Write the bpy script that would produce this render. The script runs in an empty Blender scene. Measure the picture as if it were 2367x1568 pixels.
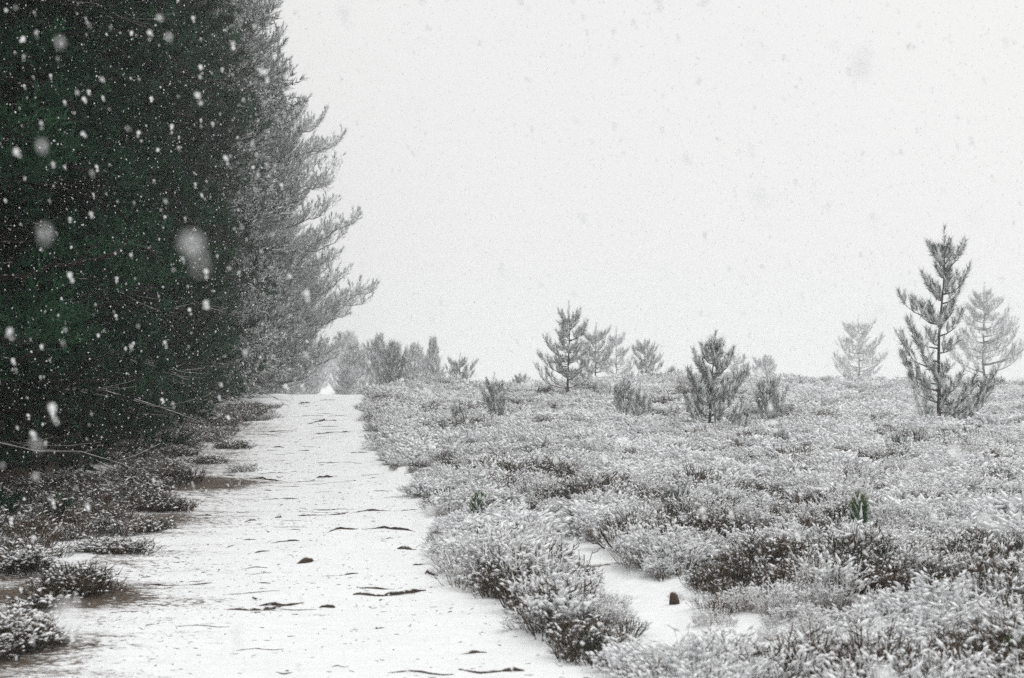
import bpy, math, random
import numpy as np
from mathutils import Vector

random.seed(7)
RNG = np.random.default_rng(7)
sc = bpy.context.scene

# ------------------------------------------------------------------ camera
CAM_Z = 1.8
FP = 3287.0                      # focal length in units of a 2367 px wide frame
PITCH = math.atan(86 / FP)
cd = bpy.data.cameras.new("camera")
cam = bpy.data.objects.new("camera", cd)
sc.collection.objects.link(cam)
cam.location = (0, 0, CAM_Z)
cam.rotation_euler = (math.pi / 2 + PITCH, 0, 0)
cd.sensor_width = 36
cd.lens = 36 * FP / 2367
cd.clip_start = 0.05
cd.clip_end = 3000
cd.dof.use_dof = True
cd.dof.focus_distance = 19
cd.dof.aperture_fstop = 3.5
sc.camera = cam

# ------------------------------------------------------------------ world, sun, exposure
SUN_EL, SUN_AZ = math.radians(68), math.radians(60)
world = bpy.data.worlds.new("World")
sc.world = world
world.use_nodes = True
wn, wl = world.node_tree.nodes, world.node_tree.links
wn.clear()
wo = wn.new("ShaderNodeOutputWorld")
bg = wn.new("ShaderNodeBackground")
sky = wn.new("ShaderNodeTexSky")
sky.sky_type = 'NISHITA'
sky.sun_disc = False
sky.sun_elevation = SUN_EL
sky.sun_rotation = SUN_AZ
sky.dust_density = 4
mixw = wn.new("ShaderNodeMix")
mixw.data_type = 'RGBA'
mixw.inputs[0].default_value = 0.95           # a closed snow-cloud deck over the blue
wtc = wn.new("ShaderNodeTexCoord"); wno = wn.new("ShaderNodeTexNoise"); wno.inputs["Scale"].default_value = 2.2; wno.inputs["Detail"].default_value = 3
wrp = wn.new("ShaderNodeValToRGB")
wrp.color_ramp.elements[0].position = .3; wrp.color_ramp.elements[0].color = (9.1, 9.07, 8.97, 1)
wrp.color_ramp.elements[1].position = .7; wrp.color_ramp.elements[1].color = (9.5, 9.43, 9.27, 1)
wl.new(wtc.outputs["Generated"], wno.inputs["Vector"]); wl.new(wno.outputs[0], wrp.inputs[0]); wl.new(wrp.outputs[0], mixw.inputs[7])
bg.inputs[1].default_value = 0.1
wl.new(sky.outputs[0], mixw.inputs[6])
wl.new(mixw.outputs[2], bg.inputs[0])
wl.new(bg.outputs[0], wo.inputs[0])

sd = bpy.data.lights.new("sun", 'SUN')
sd.energy = 1.5
sd.angle = math.radians(40)
sd.color = (1, 0.98, 0.95)
sun = bpy.data.objects.new("sun", sd)
sc.collection.objects.link(sun)
sdir = Vector((math.sin(SUN_AZ) * math.cos(SUN_EL), math.cos(SUN_AZ) * math.cos(SUN_EL), math.sin(SUN_EL)))
sun.rotation_euler = sdir.to_track_quat('Z', 'Y').to_euler()

sc.view_settings.view_transform = 'Standard'
sc.view_settings.look = 'None'
sc.view_settings.exposure = 0.0
sc.view_settings.gamma = 1
sc.view_settings.use_curve_mapping = False
sc.render.engine = 'CYCLES'
cy = sc.cycles
cy.max_bounces = 5
cy.diffuse_bounces = 3
cy.volume_bounces = 2
cy.transparent_max_bounces = 4
cy.use_denoising = False
cy.use_adaptive_sampling = False
cy.caustics_reflective = cy.caustics_refractive = False

# ------------------------------------------------------------------ noise helpers
def _hash(ix, iy, s):
    n = (ix * 374761393 + iy * 668265263 + s * 974634777) & 0xffffffff
    n = ((n ^ (n >> 13)) * 1274126177) & 0xffffffff
    return ((n ^ (n >> 16)) & 0xffff) / 65535.0

def vnoise(x, y, s=0):
    x = np.asarray(x, float); y = np.asarray(y, float)
    ix = np.floor(x).astype(np.int64); iy = np.floor(y).astype(np.int64)
    fx = x - ix; fy = y - iy
    fx = fx * fx * (3 - 2 * fx); fy = fy * fy * (3 - 2 * fy)
    a = _hash(ix, iy, s); b = _hash(ix + 1, iy, s); c = _hash(ix, iy + 1, s); d = _hash(ix + 1, iy + 1, s)
    return (a * (1 - fx) + b * fx) * (1 - fy) + (c * (1 - fx) + d * fx) * fy - 0.5

def fbm(x, y, s=0, o=3):
    r = 0; a = 1.0
    for k in range(o):
        r = r + a * vnoise(x * 2 ** k, y * 2 ** k, s + k * 17); a *= 0.5
    return r

def sstep(a, b, x):
    t = np.clip((np.asarray(x, float) - a) / (b - a), 0, 1)
    return t * t * (3 - 2 * t)

# ------------------------------------------------------------------ terrain
def xc(y):
    y = np.asarray(y, float)
    return np.where(y < 41, -0.1 - 0.138 * y, -5.76 - 0.128 * (y - 41))

def Hbase(x, y):
    x = np.asarray(x, float); y = np.asarray(y, float)
    u = x - xc(y)
    z = 0.029 * np.clip(y, -40, 43)
    z = z - 1.1 * sstep(41, 75, y)
    z = z + 0.30 * np.exp(-((x - 6.5) / 4.5) ** 2) * np.exp(-((y - 46) / 9.0) ** 2)
    z = z + 1.95 * sstep(100, 250, y) * np.exp(-(np.clip(np.abs(u) - 6, 0, 1e3) / 10) ** 2)
    z = z - 2.0 * sstep(260, 600, y)
    z = z + 0.10 * sstep(1.6, 3.5, u) * sstep(0, 6, y) + 0.25 * sstep(2.5, 8, -u)
    return z

def H(x, y):
    x = np.asarray(x, float); y = np.asarray(y, float)
    u = x - xc(y)
    onp = 1 - sstep(1.3, 2.4, np.abs(u))
    z = Hbase(x, y)
    z = z + 0.05 * fbm(x * 0.8, y * 0.8, 3) * (1 - 0.6 * onp)
    z = z + 0.060 * fbm(x * 0.7 + 5, y * 2.2, 9, 3) * onp + .012 * fbm(x * 2.5, y * 11, 19, 2) * onp          # low steps across the trodden path
    z = z + 0.020 * fbm(x * 6, y * 6, 21, 2) * (0.35 + 0.65 * (1 - onp))
    return z

def ray(px, py):
    a = (px - 1183.5) / FP; b = (784 - py) / FP
    return a, math.cos(PITCH) - b * math.sin(PITCH), math.sin(PITCH) + b * math.cos(PITCH)

def at(px, py, Y):
    a, fy, fz = ray(px, py)
    return np.array([a / fy * Y, Y, CAM_Z + fz / fy * Y])

def G(px, py):                    # ground point under a place of the frame
    Y = 4.0
    while Y < 60:
        p = at(px, py, Y)
        if p[2] <= float(Hbase(p[0], p[1])):
            break
        Y += 0.04
    p[2] = float(H(p[0], p[1]))
    return p

# ------------------------------------------------------------------ materials
def mat(name):
    m = bpy.data.materials.new(name); m.use_nodes = True
    n, l = m.node_tree.nodes, m.node_tree.links
    return m, n, l, n["Principled BSDF"]

def noise(n, l, scale, detail=4, rough=0.6, vec=None, dist=0.0):
    t = n.new("ShaderNodeTexNoise")
    t.inputs["Scale"].default_value = scale
    t.inputs["Detail"].default_value = detail
    t.inputs["Roughness"].default_value = rough
    t.inputs["Distortion"].default_value = dist
    if vec is not None: l.new(vec, t.inputs["Vector"])
    return t

def ramp(n, l, src, stops):
    r = n.new("ShaderNodeValToRGB")
    cr = r.color_ramp
    cr.elements[0].position, cr.elements[0].color = stops[0][0], (*stops[0][1], 1)
    cr.elements[1].position, cr.elements[1].color = stops[-1][0], (*stops[-1][1], 1)
    for p, c in stops[1:-1]:
        e = cr.elements.new(p); e.color = (*c, 1)
    l.new(src, r.inputs[0])
    return r

def mixc(n, l, fac, a, b):
    m = n.new("ShaderNodeMix"); m.data_type = 'RGBA'
    for i, v in ((0, fac), (6, a), (7, b)):
        if isinstance(v, (int, float)): m.inputs[i].default_value = v
        elif isinstance(v, tuple): m.inputs[i].default_value = (*v, 1)
        else: l.new(v, m.inputs[i])
    return m.outputs[2]

def math_(n, l, op, a, b=None):
    m = n.new("ShaderNodeMath"); m.operation = op; m.use_clamp = False
    for i, v in ((0, a), (1, b)):
        if v is None: continue
        if isinstance(v, (int, float)): m.inputs[i].default_value = v
        else: l.new(v, m.inputs[i])
    return m.outputs[0]

def mrange(n, l, src, a, b, c=0.0, d=1.0):
    m = n.new("ShaderNodeMapRange"); m.interpolation_type = 'SMOOTHSTEP'
    for i, v in ((1, a), (2, b), (3, c), (4, d)): m.inputs[i].default_value = v
    l.new(src, m.inputs[0])
    return m.outputs[0]

SNOW = (0.86, 0.87, 0.885)

def geo(n): return n.new("ShaderNodeNewGeometry")

def ground_mat(name, heath):
    m, n, l, p = mat(name)
    g = geo(n); pos = g.outputs["Position"]
    mp = n.new("ShaderNodeMapping"); mp.inputs["Scale"].default_value = (1, 3.2, 1)
    l.new(pos, mp.inputs[0])
    at_ = n.new("ShaderNodeAttribute"); at_.attribute_name = "litter"
    fine = noise(n, l, 14, 9, 0.78, mp.outputs[0])
    big = noise(n, l, 1.3, 3, 0.5, mp.outputs[0])
    s = math_(n, l, 'MULTIPLY', fine.outputs[0], 0.75)
    s = math_(n, l, 'ADD', s, math_(n, l, 'MULTIPLY', big.outputs[0], 0.25))
    s = math_(n, l, 'ADD', s, math_(n, l, 'MULTIPLY', at_.outputs["Fac"], 0.42))
    dirt_shade = mrange(n, l, s, 0.66, 0.74)
    brown = ramp(n, l, noise(n, l, 30, 4, 0.7, pos).outputs[0],
                 [(0.3, (0.030, 0.024, 0.018)), (0.55, (0.085, 0.062, 0.045)), (0.75, (0.17, 0.115, 0.08))]).outputs[0]
    snowv = mixc(n, l, mrange(n, l, noise(n, l, 5, 5, 0.6, mp.outputs[0]).outputs[0], 0.35, 0.7), (0.80, 0.82, 0.835), SNOW)
    # thin snow lets a little of the sandy ground through in wide faint smears
    thin = mrange(n, l, noise(n, l, 2.2, 6, 0.65, mp.outputs[0], 0.6).outputs[0], 0.52, 0.76, 0.0, 0.10)
    snowv = mixc(n, l, thin, snowv, (0.48, 0.46, 0.42))
    l.new(mixc(n, l, dirt_shade, snowv, brown), p.inputs["Base Color"])
    p.inputs["Roughness"].default_value = 0.75
    p.inputs["Specular IOR Level"].default_value = 0.25
    bmp = n.new("ShaderNodeBump"); bmp.inputs["Strength"].default_value = 0.7; bmp.inputs["Distance"].default_value = 0.015
    l.new(noise(n, l, 14, 8, 0.7, mp.outputs[0]).outputs[0], bmp.inputs["Height"])
    l.new(bmp.outputs[0], p.inputs["Normal"])
    return m

def snowy_mat(name, c0, c1, lo, hi, nscale=25, cover=1.0, cscale=3.0):
    """A plant colour with settled snow on whatever faces up."""
    m, n, l, p = mat(name)
    g = geo(n)
    sx = n.new("ShaderNodeSeparateXYZ"); l.new(g.outputs["Normal"], sx.inputs[0])
    nz = sx.outputs[2]
    ns = noise(n, l, nscale, 3, 0.6, g.outputs["Position"])
    v = math_(n, l, 'ADD', nz, math_(n, l, 'MULTIPLY', math_(n, l, 'SUBTRACT', ns.outputs[0], 0.5), 1.6))
    f = math_(n, l, 'MULTIPLY', mrange(n, l, v, lo, hi), cover)
    base = ramp(n, l, noise(n, l, cscale, 3, 0.6, g.outputs["Position"]).outputs[0], [(0.35, c0), (0.65, c1)]).outputs[0]
    l.new(mixc(n, l, f, base, SNOW), p.inputs["Base Color"])
    p.inputs["Roughness"].default_value = 0.8
    p.inputs["Specular IOR Level"].default_value = 0.2
    return m

def needle_mat(name, c0, c1, frost_haze, scale=1.5):
    """Needles; frost = the share of needles whitened: snow crystals, and painted haze on the grey forest pines."""
    m, n, l, p = mat(name)
    g = geo(n)
    base = ramp(n, l, noise(n, l, scale, 3, 0.6, g.outputs["Position"]).outputs[0], [(0.35, c0), (0.65, c1)]).outputs[0]
    ns = noise(n, l, 9, 4, 0.75, g.outputs["Position"])
    sx = n.new("ShaderNodeSeparateXYZ"); l.new(g.outputs["Normal"], sx.inputs[0])
    az = math_(n, l, 'ABSOLUTE', sx.outputs[2])
    v = math_(n, l, 'ADD', math_(n, l, 'MULTIPLY', ns.outputs[0], 1.2), math_(n, l, 'MULTIPLY', az, 0.4))
    f = mrange(n, l, v, 1.05 - frost_haze, 1.25 - frost_haze)
    l.new(mixc(n, l, f, base, (0.8, 0.82, 0.83)), p.inputs["Base Color"])
    p.inputs["Roughness"].default_value = 0.7
    p.inputs["Specular IOR Level"].default_value = 0.1
    return m

M_PATH = ground_mat("path_snow", False)
M_HEATH = ground_mat("heath_snow", True)
M_STEM = snowy_mat("heather_stem", (0.045, 0.032, 0.016), (0.19, 0.12, 0.055), -0.5, 0.15, 30)
M_DARK = snowy_mat("heather_dark_stem", (0.014, 0.022, 0.012), (0.085, 0.050, 0.026), 0.75, 1.30, 30)
M_LUMP = snowy_mat("settled_snow", (0.80, 0.81, 0.82), (0.86, 0.87, 0.88), -0.4, 0.4, 20)
M_NEEDLE_F = needle_mat("forest_needles", (0.002, 0.014, 0.010), (0.024, 0.074, 0.034), 0.0, 0.8)  # bright noise patches put light on the boughs into the needle colour
M_NEEDLE_G = needle_mat("haze_painted_needles", (0.012, 0.024, 0.018), (0.030, 0.044, 0.028), 0.48)  # whitened needles put the haze over distant trees into the colour
M_NEEDLE_R = needle_mat("heath_pine_needles", (0.010, 0.040, 0.030), (0.034, 0.074, 0.048), 0.42, 4)
M_NEEDLE_D = needle_mat("dark_pine_needles", (0.006, 0.036, 0.026), (0.024, 0.070, 0.044), 0.34, 4)
M_NEEDLE_M = needle_mat("half_haze_painted_needles", (0.008, 0.022, 0.013), (0.026, 0.050, 0.024), 0.35)  # weaker haze painted into the needles, between dark wall and grey pines
M_GREEN = needle_mat("seedling_needles", (0.035, 0.120, 0.040), (0.140, 0.190, 0.065), 0.16, 5)
M_BARK = snowy_mat("pine_bark", (0.045, 0.036, 0.030), (0.09, 0.07, 0.055), 0.45, 1.0, 12)
M_BARKD = snowy_mat("forest_bark", (0.020, 0.016, 0.013), (0.04, 0.03, 0.025), 0.9, 1.4, 12)
M_DEAD = snowy_mat("dead_twig", (0.06, 0.05, 0.04), (0.11, 0.085, 0.065), 0.35, 1.0, 9, .7)
M_ROOT = snowy_mat("root_bark", (0.035, 0.027, 0.022), (0.075, 0.050, 0.034), 0.68, 1.12, 22)

def flake_mat():
    m, n, l, p = mat("snow_flake")
    p.inputs["Base Color"].default_value = (0.93, 0.94, 0.95, 1)
    p.inputs["Roughness"].default_value = 0.7
    tr = n.new("ShaderNodeBsdfTranslucent"); tr.inputs[0].default_value = (0.93, 0.94, 0.95, 1)
    mx = n.new("ShaderNodeMixShader"); mx.inputs[0].default_value = 0.5
    l.new(p.outputs[0], mx.inputs[1]); l.new(tr.outputs[0], mx.inputs[2])
    l.new(mx.outputs[0], n["Material Output"].inputs["Surface"])
    return m
M_FLAKE = flake_mat()

# ------------------------------------------------------------------ mesh helpers
def mesh(name, V, F, mats, smooth=False, midx=None):
    """V (n,3) array, F (m,3|4) int array"""
    V = np.asarray(V, np.float32); F = np.asarray(F, np.int32)
    me = bpy.data.meshes.new(name)
    k = F.shape[1]
    me.vertices.add(len(V)); me.vertices.foreach_set("co", V.ravel())
    me.loops.add(F.size); me.loops.foreach_set("vertex_index", F.ravel())
    me.polygons.add(len(F))
    me.polygons.foreach_set("loop_start", np.arange(0, F.size, k, dtype=np.int32))
    me.polygons.foreach_set("loop_total", np.full(len(F), k, np.int32))
    for m in (mats if isinstance(mats, (list, tuple)) else [mats]): me.materials.append(m)
    if midx is not None: me.polygons.foreach_set("material_index", np.asarray(midx, np.int32))
    if smooth: me.polygons.foreach_set("use_smooth", np.ones(len(F), bool))
    me.update(calc_edges=True); me.validate()
    return me

STUFFY = ('settled_snow', 'crown', 'needles', 'leader_needles', 'branches', 'stems')
def link(name, me, parent=None, label=None, cat=None, group=None, kind=None, loc=None):
    o = bpy.data.objects.new(name, me)
    sc.collection.objects.link(o)
    if parent:
        o.parent = parent
        if name in STUFFY: kind = 'stuff'
    if loc is not None: o.location = loc
    for k, v in (("label", label), ("category", cat), ("group", group), ("kind", kind)):
        if v: o[k] = v
    return o

class Buf:
    """collects triangles"""
    def __init__(self): self.V = []; self.F = []; self.n = 0; self.I = []
    def add(self, V, F, mi=0):
        V = np.asarray(V, float).reshape(-1, 3); F = np.asarray(F, np.int64).reshape(-1, 3)
        self.V.append(V); self.F.append(F + self.n); self.I.append(np.full(len(F), mi)); self.n += len(V)
    def mesh(self, name, mats, smooth=False):
        if not self.V: return None
        return mesh(name, np.concatenate(self.V), np.concatenate(self.F), mats, smooth, np.concatenate(self.I))

def tube(buf, pts, rad, sides=4, mi=0):
    pts = np.asarray(pts, float); n = len(pts)
    rad = np.broadcast_to(np.asarray(rad, float), (n,))
    t = np.gradient(pts, axis=0); t /= np.linalg.norm(t, axis=1, keepdims=True) + 1e-9
    ref = np.array([0, 0, 1.0]) if abs(t[:, 2]).mean() < 0.8 else np.array([1.0, 0, 0])
    a = np.cross(t, ref); a /= np.linalg.norm(a, axis=1, keepdims=True) + 1e-9
    b = np.cross(t, a)
    ang = np.arange(sides) * 2 * np.pi / sides
    V = pts[:, None] + rad[:, None, None] * (np.cos(ang)[None, :, None] * a[:, None] + np.sin(ang)[None, :, None] * b[:, None])
    F = []
    for i in range(n - 1):
        for j in range(sides):
            k = (j + 1) % sides
            p, q, r, s = i * sides + j, i * sides + k, (i + 1) * sides + k, (i + 1) * sides + j
            F += [(p, r, q), (p, s, r)]
    F += [(0, j, j + 1) for j in range(1, sides - 1)]
    e = (n - 1) * sides
    F += [(e, e + j + 1, e + j) for j in range(1, sides - 1)]
    buf.add(V.reshape(-1, 3), F, mi)

_g = (1 + 5 ** .5) / 2
ICO_V = np.array([(-1, _g, 0), (1, _g, 0), (-1, -_g, 0), (1, -_g, 0), (0, -1, _g), (0, 1, _g), (0, -1, -_g), (0, 1, -_g), (_g, 0, -1), (_g, 0, 1), (-_g, 0, -1), (-_g, 0, 1)]) / math.sqrt(1 + _g * _g)
ICO_F = np.array([(0, 11, 5), (0, 5, 1), (0, 1, 7), (0, 7, 10), (0, 10, 11), (1, 5, 9), (5, 11, 4), (11, 10, 2), (10, 7, 6), (7, 1, 8), (3, 9, 4), (3, 4, 2), (3, 2, 6), (3, 6, 8), (3, 8, 9), (4, 9, 5), (2, 4, 11), (6, 2, 10), (8, 6, 7), (9, 8, 1)])
OCT_V = np.array([(1, 0, 0), (-1, 0, 0), (0, 1, 0), (0, -1, 0), (0, 0, 1), (0, 0, -1.0)])
OCT_F = np.array([(0, 2, 4), (2, 1, 4), (1, 3, 4), (3, 0, 4), (2, 0, 5), (1, 2, 5), (3, 1, 5), (0, 3, 5)])

def frames(D):
    """rotation matrices whose z axis is D"""
    D = D / (np.linalg.norm(D, axis=1, keepdims=True) + 1e-9)
    r = RNG.normal(size=D.shape)
    X = np.cross(D, r); X /= np.linalg.norm(X, axis=1, keepdims=True) + 1e-9
    Y = np.cross(D, X)
    return np.stack([X, Y, D], axis=2)

def stamp(buf, TV, TF, P, D, S, mi=0):
    P = np.asarray(P, float); D = np.asarray(D, float); S = np.asarray(S, float)
    if not len(P): return
    R = frames(D)
    W = np.einsum('mij,nj->mni', R, TV) * S[:, None, None] + P[:, None]
    n = len(TV)
    F = TF[None] + (np.arange(len(P)) * n)[:, None, None]
    buf.add(W.reshape(-1, 3), F.reshape(-1, 3), mi)

def lumps(buf, P, S, mi=0, flat=0.6, axis=None):
    """settled snow: small rounded pads; S (n,3) half sizes or scalar"""
    P = np.asarray(P, float)
    if not len(P): return
    S = np.asarray(S, float)
    if S.ndim == 1: S = np.stack([S, S * RNG.uniform(0.6, 1, len(S)), S * flat], axis=1)
    a = RNG.uniform(0, 2 * np.pi, len(P)) if axis is None else np.arctan2(axis[:, 1], axis[:, 0])
    V = OCT_V[None] * S[:, None] * RNG.uniform(0.8, 1.2, (len(P), 6, 1))
    c, s = np.cos(a)[:, None], np.sin(a)[:, None]
    x = V[..., 0] * c - V[..., 1] * s; y = V[..., 0] * s + V[..., 1] * c
    if axis is not None:
        V[..., 2] += V[..., 0] * np.clip(axis[:, 2] / (np.hypot(axis[:, 0], axis[:, 1]) + 0.15), -2, 2)[:, None]
    W = np.stack([x, y, V[..., 2]], axis=2) + P[:, None]
    F = OCT_F[None] + (np.arange(len(P)) * 6)[:, None, None]
    buf.add(W.reshape(-1, 3), F.reshape(-1, 3), mi)

def shoot_template(n, nl, nw, spread=0.55, cap=True):
    """bottle-brush of needles round a unit stem along +z; needle length nl, width nw (stem units)"""
    V = []; F = []
    for i in range(n):
        h = random.random() ** 0.8
        a = random.random() * 6.283
        sp = spread * (1.25 - 0.7 * h) * random.uniform(0.7, 1.2)
        d = np.array([math.cos(a) * math.sin(sp), math.sin(a) * math.sin(sp), math.cos(sp)])
        w = np.cross(d, np.array([random.gauss(0, 1) for _ in range(3)])); w /= np.linalg.norm(w) + 1e-9
        b = np.array([0, 0, h])
        V += [b - w * nw / 2, b + w * nw / 2, b + d * nl * random.uniform(0.8, 1.15)]
        F.append((3 * i, 3 * i + 1, 3 * i + 2))
    return np.array(V), np.array(F)

# ------------------------------------------------------------------ ground and path
PATH_R = [(845, 915), (843, 960), (850, 1005), (888, 1065), (930, 1130), (985, 1195), (1000, 1290), (1055, 1350), (1130, 1410), (1200, 1455), (1260, 1510), (1345, 1566), (1420, 1620)]
PATH_L = [(585, 926), (572, 1010), (535, 1045), (470, 1090), (420, 1170), (350, 1240), (310, 1285), (240, 1370), (115, 1450), (75, 1520), (20, 1566), (-60, 1620)]
def edge_fn(pl):
    P = np.array([G(*p)[:2] for p in pl])
    P = P[np.argsort(P[:, 1])]
    ys, us = P[:, 1], P[:, 0] - xc(P[:, 1])
    return lambda y: np.interp(y, ys, us)
uR = edge_fn(PATH_R); uL = edge_fn(PATH_L)

ys = np.concatenate([np.linspace(-60, 3, 22)[:-1], np.geomspace(3, 60, 620), np.geomspace(60, 700, 61)[1:]])
side = 3.2 + np.concatenate([[0.0], np.cumsum(0.045 * 1.083 ** np.arange(1, 84))])
side = side * 1.0
us = np.concatenate([-side[::-1], np.linspace(-3.2, 3.2, 150)[1:-1], side])
UU, YY = np.meshgrid(us, ys)
XX = UU + xc(YY)
ZZ = H(XX, YY)
nu = len(us)
Vg = np.stack([XX, YY, ZZ], axis=2).reshape(-1, 3)
ii, jj = np.meshgrid(np.arange(len(ys) - 1), np.arange(nu - 1), indexing='ij')
q = (ii * nu + jj).ravel()
Fg = np.stack([q, q + 1, q + nu + 1, q + nu], axis=1)
cu = (UU[:-1, :-1] + UU[1:, 1:]).ravel() / 2; cy_ = (YY[:-1, :-1] + YY[1:, 1:]).ravel() / 2
wob = 0.10 * fbm(cy_ * 1.5, cu * 0.0 + 3, 5)
onpath = (cu > uL(cy_) + wob) & (cu < uR(cy_) + 0.05 + wob) & (cy_ > 0)
# litter: bare brown soil and needles showing along the forest side, and between heather, where extra brown also paints the shade of hollows
vy, vu = Vg[:, 1], Vg[:, 0] - xc(Vg[:, 1])
leftd = (vu - uL(vy))
TRM = np.ones(len(vy))
for (px, py, r) in [(1225, 1185, .2), (1262, 1215, .2), (1300, 1250, .22), (1360, 1290, .3), (1410, 1325, .35), (1450, 1365, .4), (1500, 1410, .4), (1550, 1460, .45), (1620, 1500, .5), (1700, 1512, .4), (1790, 1515, .3)]:
    c = G(px, py)
    TRM = np.minimum(TRM, sstep(.7, 1.4, np.hypot(Vg[:, 0] - c[0], Vg[:, 1] - c[1]) / r))
litter_shade = 0.28 * (1 - sstep(-0.2, 1.25, leftd)) * (0.55 + 1.2 * fbm(Vg[:, 0] * 0.7, Vg[:, 1] * 0.5, 31)) + 0.25 * (1 - sstep(0.6, 2.2, leftd))
litter_shade = np.where(vu < uL(vy) - 0.8, np.maximum(litter_shade, 0.30 - .3 * sstep(48, 60, vy)) + .35 * (1 - sstep(48, 60, vy)) * sstep(.8, 2.4, uL(vy) - vu), litter_shade)
litter_shade = np.where(vu > uR(vy) + 0.05, (0.12 + .42 * sstep(.1, .5, vu - uR(vy)) * TRM * (1 - sstep(30, 50, vy))) + 0.5 * fbm(Vg[:, 0] * 1.1, Vg[:, 1] * 1.1, 44), litter_shade)
for (px, py, r, a) in [(455, 1115, 0.55, 0.9), (560, 1118, 0.6, 0.55), (200, 1390, 0.35, 0.8), (250, 1370, 0.3, 0.7), (400, 1200, 0.6, 0.35), (300, 1285, 0.4, 0.5), (20, 1375, 0.4, 0.7), (70, 1330, 0.3, 0.6)]:
    c = G(px, py)
    dd = ((Vg[:, 0] - c[0]) / r) ** 2 + ((Vg[:, 1] - c[1]) / (r * 1.1)) ** 2
    litter_shade = litter_shade + .32 * a * np.exp(-dd * 1.3)
def submesh(name, sel, m):
    f = Fg[sel]; used, inv = np.unique(f.ravel(), return_inverse=True)
    me = mesh(name, Vg[used], inv.reshape(-1, 4), m, True)
    a = me.attributes.new("litter", 'FLOAT', 'POINT'); a.data.foreach_set("value", litter_shade[used].astype(np.float32))
    return me
link("path", submesh("path", onpath, M_PATH), kind="structure")
link("heath_ground", submesh("heath_ground", ~onpath, M_HEATH), kind="structure")

# ------------------------------------------------------------------ heather
def heather_proto(name, n_main, r, h, snow, dark, seed, sides=3, extra=0.0):
    global RNG
    RNG = np.random.default_rng(seed); rr = random.Random(seed)
    st, sn = Buf(), Buf()
    LP, LS, LA = [], [], []
    for i in range(n_main):
        a = rr.uniform(0, 6.283); rad = math.sqrt(rr.random())
        b = np.array([math.cos(a) * rad * r * 0.45, math.sin(a) * rad * r * 0.45, -0.03])
        hh = h * (1 - 0.35 * rad * rad) * rr.uniform(0.7, 1.1)
        tip = np.array([math.cos(a) * rad * r * rr.uniform(0.8, 1.25), math.sin(a) * rad * r * rr.uniform(0.8, 1.25), hh])
        tip[:2] += np.array([rr.gauss(0, .03), rr.gauss(0, .03)])
        mid = (b + tip) / 2 + np.array([math.cos(a) * .05 * rad, math.sin(a) * .05 * rad, -.02 * rad]) + np.array([rr.gauss(0, .02) for _ in range(3)])
        t = np.linspace(0, 1, 4)[:, None]
        P = (1 - t) ** 2 * b + 2 * t * (1 - t) * mid + t * t * tip
        tube(st, P, np.array([.0045, .004, .0035, .002]), sides)
        for k in range(rr.choice([2, 3, 3, 4])):
            tt = rr.uniform(0.45, 0.95)
            s = (1 - tt) ** 2 * b + 2 * tt * (1 - tt) * mid + tt * tt * tip
            aa = a + rr.gauss(0, 1.3); ln = rr.uniform(.05, .11)
            e = s + np.array([math.cos(aa) * ln * .75, math.sin(aa) * ln * .75, ln * rr.uniform(.2, .9)])
            m = (s + e) / 2 + np.array([math.cos(aa) * .012, math.sin(aa) * .012, -.008])
            tube(st, [s, m, e], np.array([.003, .0032, .0018]), sides)
            if rr.random() < snow:
                c = (m + e) / 2; LP.append(c + np.array([0, 0, .004])); LS.append(rr.uniform(.009, .020)); LA.append(e - m)
        if rr.random() < snow * 1.2:
            LP.append(P[3] + np.array([0, 0, -.002])); LS.append(rr.uniform(.010, .024)); LA.append(P[3] - P[2])
        if rr.random() < snow:
            LP.append((P[2] + P[3]) / 2 + np.array([0, 0, .004])); LS.append(rr.uniform(.012, .028)); LA.append(P[3] - P[2])
    if LP:
        LS = np.array(LS) * (1 + extra)
        lumps(sn, LP, np.stack([LS * 1.5, LS * .62, LS * .52], axis=1), 0, axis=np.array(LA))
    if not dark and snow >= .85:                 # pads of snow bridging the tips of the canopy
        nc = int(5 + 10 * extra); V, F = [], []
        for k in range(nc):
            a = rr.uniform(0, 6.283); q_ = math.sqrt(rr.random()) * r * .85
            rad = rr.uniform(.018, .042) * (1 + .25 * extra)
            W = ICO_V * np.array([rad * rr.uniform(1, 1.6), rad, rad * .5]) * RNG.uniform(.75, 1.2, (12, 1))
            b_ = rr.uniform(0, 3.14); W[:, :2] = W[:, :2] @ np.array([[math.cos(b_), -math.sin(b_)], [math.sin(b_), math.cos(b_)]])
            sn.add(W + [math.cos(a) * q_, math.sin(a) * q_, h * rr.uniform(.62, .92) * (1 - .4 * (q_ / r) ** 2)], ICO_F)
    return st, sn

def joined(name, st, sn, m1):
    b = Buf(); b.V = st.V + sn.V; b.F = st.F + [f + st.n for f in sn.F]; b.n = st.n + sn.n
    b.I = st.I + [i + 1 for i in sn.I]
    return b.mesh(name, [m1, M_LUMP], True)

protos = []                    # kept outside the scene; used only by the ground-cover instancer
spec = [  # n, r, h, snow, dark, extra
    (44, .24, .27, 1.05, 0, .12), (44, .26, .24, 1.0, 0, .05), (40, .22, .30, .95, 0, .12), (44, .27, .22, 1.15, 0, .28), (40, .27, .25, 1.3, 0, .9), (40, .26, .22, 1.3, 0, 1.25),
    (44, .25, .27, .55, 0, 0), (44, .23, .30, .50, 0, 0), (40, .25, .26, .20, 1, 0), (46, .24, .32, .10, 1, 0)]
coll = bpy.data.collections.new("heather_sprigs")
for i, (n_, r_, h_, s_, d_, e_) in enumerate(spec):
    st, sn = heather_proto("heather", n_, r_, h_, s_, d_, 100 + i, 3, e_)
    o = bpy.data.objects.new("heather_sprig_%02d" % i, joined("heather_sprig", st, sn, M_DARK if d_ else M_STEM))
    coll.objects.link(o)
RNG = np.random.default_rng(11); random.seed(11)

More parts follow.
